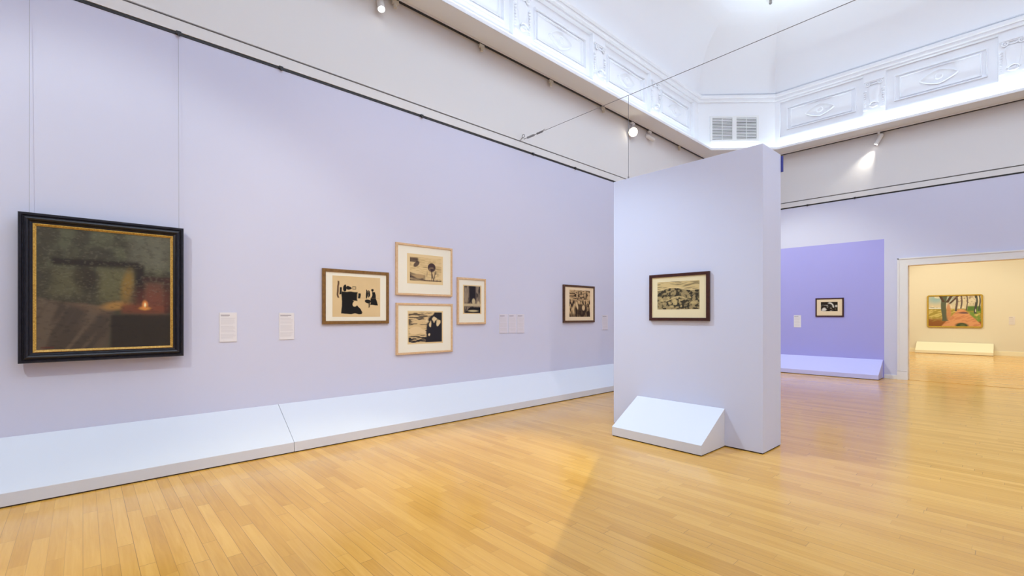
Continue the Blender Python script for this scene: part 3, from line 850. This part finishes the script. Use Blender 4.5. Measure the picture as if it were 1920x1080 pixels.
tube(bm, rel(.44), rel(.62), .007, 8)
tube(bm, tuple(d * .58 + Vector((0, 0, .012))), tuple(d * .66 + Vector((0, 0, .02))), .004, 6)
obj('cable_clamp', bm, M['cable'], t)
bm = bmesh.new()
pb = Vector(panel_pt(.2275, .02, 3.36)); tube(bm, (0, 0, 0), tuple(pt - pb - Vector((0, 0, .004))), .003, 8)
tube(bm, (0, 0, 0), (0, 0, .03), .010, 8)
o = obj('drop_wire', bm, M['cable'], None); o.location = pb
tag(o, 'thin vertical wire from the stay cable down to the partition panel top', 'wire')

# ------------------------------------------------------------------ lighting tracks and lamps
def track(label, loc, rz, length):
    t = thing('lighting_track', label, 'lighting track', loc, rz)
    bm = bmesh.new(); box(bm, 0, length, -.055, 0, -.030, 0); obj('rail', bm, M['trim'], t)
    bm = bmesh.new(); box(bm, 0, length, -.048, -.010, -.040, -.030); obj('slot', bm, M['black'], t)
    return t
track('long lighting track under the ceiling ledge on the left wall', (XL + .03, -4.5, ZS), PI / 2, 18.0)
track('lighting track under the ceiling ledge on the back wall', (-5.2, YB - .03, ZS), 0, 10.4)

def spot_lamp(label, loc, aim, r=.045, length=.20, lens='lens_soft', group='spotlights on the tracks', lens_r=None):
    """adapter under the track, knuckle and a cylindrical head aimed along aim"""
    t = thing('spotlight', label, 'spotlight', loc, 0, group)
    bm = bmesh.new(); box(bm, -.022, .022, -.06, .06, -.052, 0); obj('adapter', bm, M['lampwhite'], t, bevel=.004)
    a = Vector(aim).normalized()
    piv = Vector((0, 0, -.155 if r < .08 else -.215))
    bm = bmesh.new(); tube(bm, (0, 0, -.05), tuple(piv), .011, 10); obj('arm', bm, M['lampwhite'], t)
    bm = bmesh.new(); A = piv - a * length * .45; B = piv + a * length * .55
    tube(bm, tuple(A), tuple(B), r, 24, cap=False)
    tube(bm, tuple(B), tuple(B - a * .035), r * .93, 24, cap=False)
    u = a.orthogonal().normalized(); w_ = a.cross(u)
    ri = [bm.verts.new(A + (u * math.cos(k * PI / 12) + w_ * math.sin(k * PI / 12)) * r * .7 - a * .02) for k in range(24)]
    ro = [bm.verts.new(A + (u * math.cos(k * PI / 12) + w_ * math.sin(k * PI / 12)) * r) for k in range(24)]
    for k in range(24): bm.faces.new((ri[k], ri[(k + 1) % 24], ro[(k + 1) % 24], ro[k]))
    bm.faces.new(ri)
    bmesh.ops.remove_doubles(bm, verts=bm.verts, dist=1e-5)
    hd = obj('lamp_head', bm, M['lampwhite'], t)
    bm = bmesh.new(); c = B - a * .012
    tube(bm, tuple(c), tuple(c - a * .01), (lens_r or r * .90), 24)
    obj('lens', bm, M[lens], hd)
    return t, Vector(loc) + B + a * .01
spot_lamp('white spotlight at the very top of the picture, lens glowing over the left wall', (XL + .055, 2.98, ZS - .04), (.42, -.10, -.85), .05, .20)
TS = Vector((XL + .055, 9.19, ZS - .04))
_, key_p = spot_lamp('brightly glaring spotlight facing the viewer on the left wall track', tuple(TS), (.60, -.72, -.42), .10, .20, 'lens', lens_r=.085)
spot_lamp('white spotlight right of the glaring one, turned along the left wall', (XL + .055, 9.92, ZS - .04), (.35, .85, -.30), .045, .24)
_, back_p = spot_lamp('white spotlight throwing a pale beam on the back wall', (-2.13, YB - .075, ZS - .04), (-.42, -.10, -.85), .045, .24)

def adapter(label, y):
    t = thing('rail_adapter', label, 'track adapter', (XL + .04, y, ZS - .037), PI / 2, 'small fittings on the left track')
    bm = bmesh.new(); box(bm, -.05, .05, -.035, .0, -.06, 0); obj('fitting_body', bm, M['beige'], t, bevel=.005)
    bm = bmesh.new(); tube(bm, (0, -.02, -.06), (0, -.02, -.11), .026, 12); obj('stub', bm, M['beige'], t)
adapter('small beige fitting on left track, the one nearest the viewer', 3.20)
adapter('small beige fitting on left track, second from the viewer', 4.756)
adapter('small beige fitting on left track, third from the viewer', 6.426)
adapter('small beige fitting on left track, just before the glaring spotlight', 8.065)
adapter('small beige fitting on left track, past the glaring spotlight near the far corner', 11.372)

# ------------------------------------------------------------------ air vent in the chamfered corner
cdir = Vector((1, 1, 0)).normalized(); nrm = Vector((1, -1, 0)).normalized()
vo = Vector((FX0, FY1 - 1.45, 0))
t = thing('air_vent', 'white double air vent grille in the angled ceiling corner', 'air vent', tuple(vo + cdir * .96 + Vector((0, 0, 6.225))), PI / 4)
bm = bmesh.new()
VW, VH = 1.29, .69
for (a, b, c, d_) in ((-VW / 2, VW / 2, 0, .055), (-VW / 2, VW / 2, VH - .055, VH), (-VW / 2, -VW / 2 + .055, .055, VH - .055), (VW / 2 - .055, VW / 2, .055, VH - .055), (-.055, .055, .055, VH - .055)):
    box(bm, a, b, -.028, 0, c, d_)
obj('frame', bm, M['vent'], t)
for s in (-1, 1):
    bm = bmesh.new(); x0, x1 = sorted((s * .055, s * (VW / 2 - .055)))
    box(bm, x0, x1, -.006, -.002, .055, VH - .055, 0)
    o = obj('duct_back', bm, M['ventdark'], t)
    bm = bmesh.new()
    n = 14
    for k in range(n):
        z = .06 + (VH - .12) * (k + .5) / n
        prism(bm, [(-.026, z - .014), (-.026, z + .008), (-.010, z + .018), (-.010, z + .004)], 'x', x0, x1)
    for xx in (x0 + (x1 - x0) * .5,):
        box(bm, xx - .006, xx + .006, -.022, -.006, .055, VH - .055)
    obj('louvres', bm, M['vent'], t)

# small fixture on the flat ceiling
t = thing('ceiling_fixture', 'small grey fixture on the white ceiling at the top edge', 'ceiling fixture', (-3.90, 12.10, ZC))
bm = bmesh.new(); tube(bm, (0, 0, 0), (0, 0, -.02), .09, 20); obj('rose', bm, M['lampwhite'], t)
bm = bmesh.new(); tube(bm, (0, 0, -.02), (0, 0, -.09), .03, 12); ball(bm, (0, 0, -.09), .035); obj('nozzle', bm, M['steel'], t)

# ------------------------------------------------------------------ light
def area(name, loc, rot, sx, sy, power, color):
    l = bpy.data.lights.new(name, 'AREA'); l.shape = 'RECTANGLE'; l.size = sx; l.size_y = sy; l.energy = power; l.color = color
    o = bpy.data.objects.new(name, l); COL.objects.link(o); o.location = loc; o.rotation_euler = rot
    return o
def spot(name, loc, target, power, color, angle, blend=.4, radius=.04):
    l = bpy.data.lights.new(name, 'SPOT'); l.energy = power; l.color = color; l.spot_size = math.radians(angle); l.spot_blend = blend; l.shadow_soft_size = radius
    o = bpy.data.objects.new(name, l); COL.objects.link(o); o.location = loc
    o.rotation_euler = (Vector(target) - Vector(loc)).to_track_quat('-Z', 'Y').to_euler()
    return o
COOL = (0.84, 0.95, 1.08); WARM = (1.0, 0.88, 0.68); DAY = (0.82, 0.97, 1.16)
# unseen fill panel added at the flat of the ceiling to brighten the hall
area('ceiling_fill', (.3, 4.9, ZC - .06), (0, 0, 0), 6.5, 11.0, 425, (.82, 1.0, 1.22))
# LED strips in the trough behind the ledge lip, tilted towards the ceiling
zled = ZS + .035
LED = (.80, 1.0, 1.13)
for nm, lc, a_, rt, sx, sy, pw, wash in (('cove_led_left', (FX0 + .24, 3.9, zled), 50, 'y', .06, 16.0, 135, 30),
                                         ('cove_led_back', (-.2, FY1 - .075, zled), 48, 'x', 8.0, .05, 115, 31),
                                         ('cove_led_right', (RX1 - .0, 3.9, zled), -50, 'y', .06, 16.0, 170, 26)):
    ro = (PI, math.radians(a_), 0) if rt == 'y' else (PI + math.radians(a_), 0, 0)
    area(nm, lc, ro, sx, sy, pw, LED).data.spread = math.radians(88)
    area(nm + '_wash', lc, (PI, 0, 0), sx, sy, wash, LED)
area('cove_led_corner', tuple(vo + cdir * 1.02 + nrm * .07 + Vector((0, 0, zled))), (PI, 0, -PI / 4), .05, 1.6, 2.5, LED)
# the track spots and the painting spot, then added fill spots
spot('spot_key', key_p, (-3.3, 1.3, 0.0), 1230, (1.0, .96, .58), 29, .45, .03)
spot('spot_back', back_p, (-3.3, 14.13, 3.7), 52, (1, .95, .80), 58, 1.0, .03)
spot('spot_violet', (XL + .30, 10.12, 5.60), (-3.4, 14.1, 1.4), 520, (.95, 1.0, .85), 60, .7, .03)
spot('spot_panel', (XL + .15, 2.98, 5.70), (-2.3, 5.3, .3), 640, (.72, .94, 1.14), 46, .8, .02)
spot('spot_painting', (-1.9, -2.3, 5.75), (XL, .6, 1.0), 390, (.92, 1.0, .92), 56, .5, .02)
spot('fill_wall_wash', (4.6, -4.6, 5.75), (XL, 4.3, 1.2), 1000, (1.0, .87, .66), 31, .6, .25)  # unseen fill added to brighten the left wall
spot('fill_right_wash', (5.3, 1.0, 5.7), (-1.8, 5.8, 1.6), 560, (1.0, .92, .84), 32, .9, .3)  # unseen fill added to lift the right face of the partition
spot('fill_hall_wash', (1.0, -5.0, 5.75), (-2.6, 6.0, .7), 60, (.88, 1.0, 1.08), 60, .9, .25)  # weak unseen fill added from the front, aimed at the partition
# the yellow room
area('far_room_light', (0, 20.2, 5.15), (0, 0, 0), 8.0, 6.0, 395, (.90, .96, .80))
spot('far_room_spot', (-3.6, 21.8, 4.9), (-1.4, 25.3, 1.4), 210, (1.0, .90, .70), 60, .6, .05)

w = bpy.data.worlds.new('World'); scene.world = w; w.use_nodes = True
w.node_tree.nodes['Background'].inputs[0].default_value = (.5, .5, .55, 1); w.node_tree.nodes['Background'].inputs[1].default_value = 0.0

# ------------------------------------------------------------------ camera
f_px, horizon, vp = 866.0, 592.0, 1892.0
cam = bpy.data.cameras.new('camera'); cam.sensor_width = 36.0; cam.lens = 36.0 * f_px / 1920.0
cam.shift_y = (horizon - 540.0) / 1920.0
cam.clip_start = .05; cam.clip_end = 100
co = bpy.data.objects.new('camera', cam); COL.objects.link(co)
co.location = (0, 0, 1.5)
a = math.atan((vp - 960.0) / f_px)
co.rotation_euler = (PI / 2, 0, a)
scene.camera = co

scene.view_settings.view_transform = 'Standard'
scene.view_settings.look = 'None'
scene.view_settings.gamma = 1.0
scene.view_settings.use_curve_mapping = False
scene.view_settings.exposure = 0.12
scene.cycles.use_denoising = True
scene.cycles.max_bounces = 10
scene.cycles.diffuse_bounces = 7
scene.cycles.glossy_bounces = 4
scene.cycles.sample_clamp_indirect = 6.0
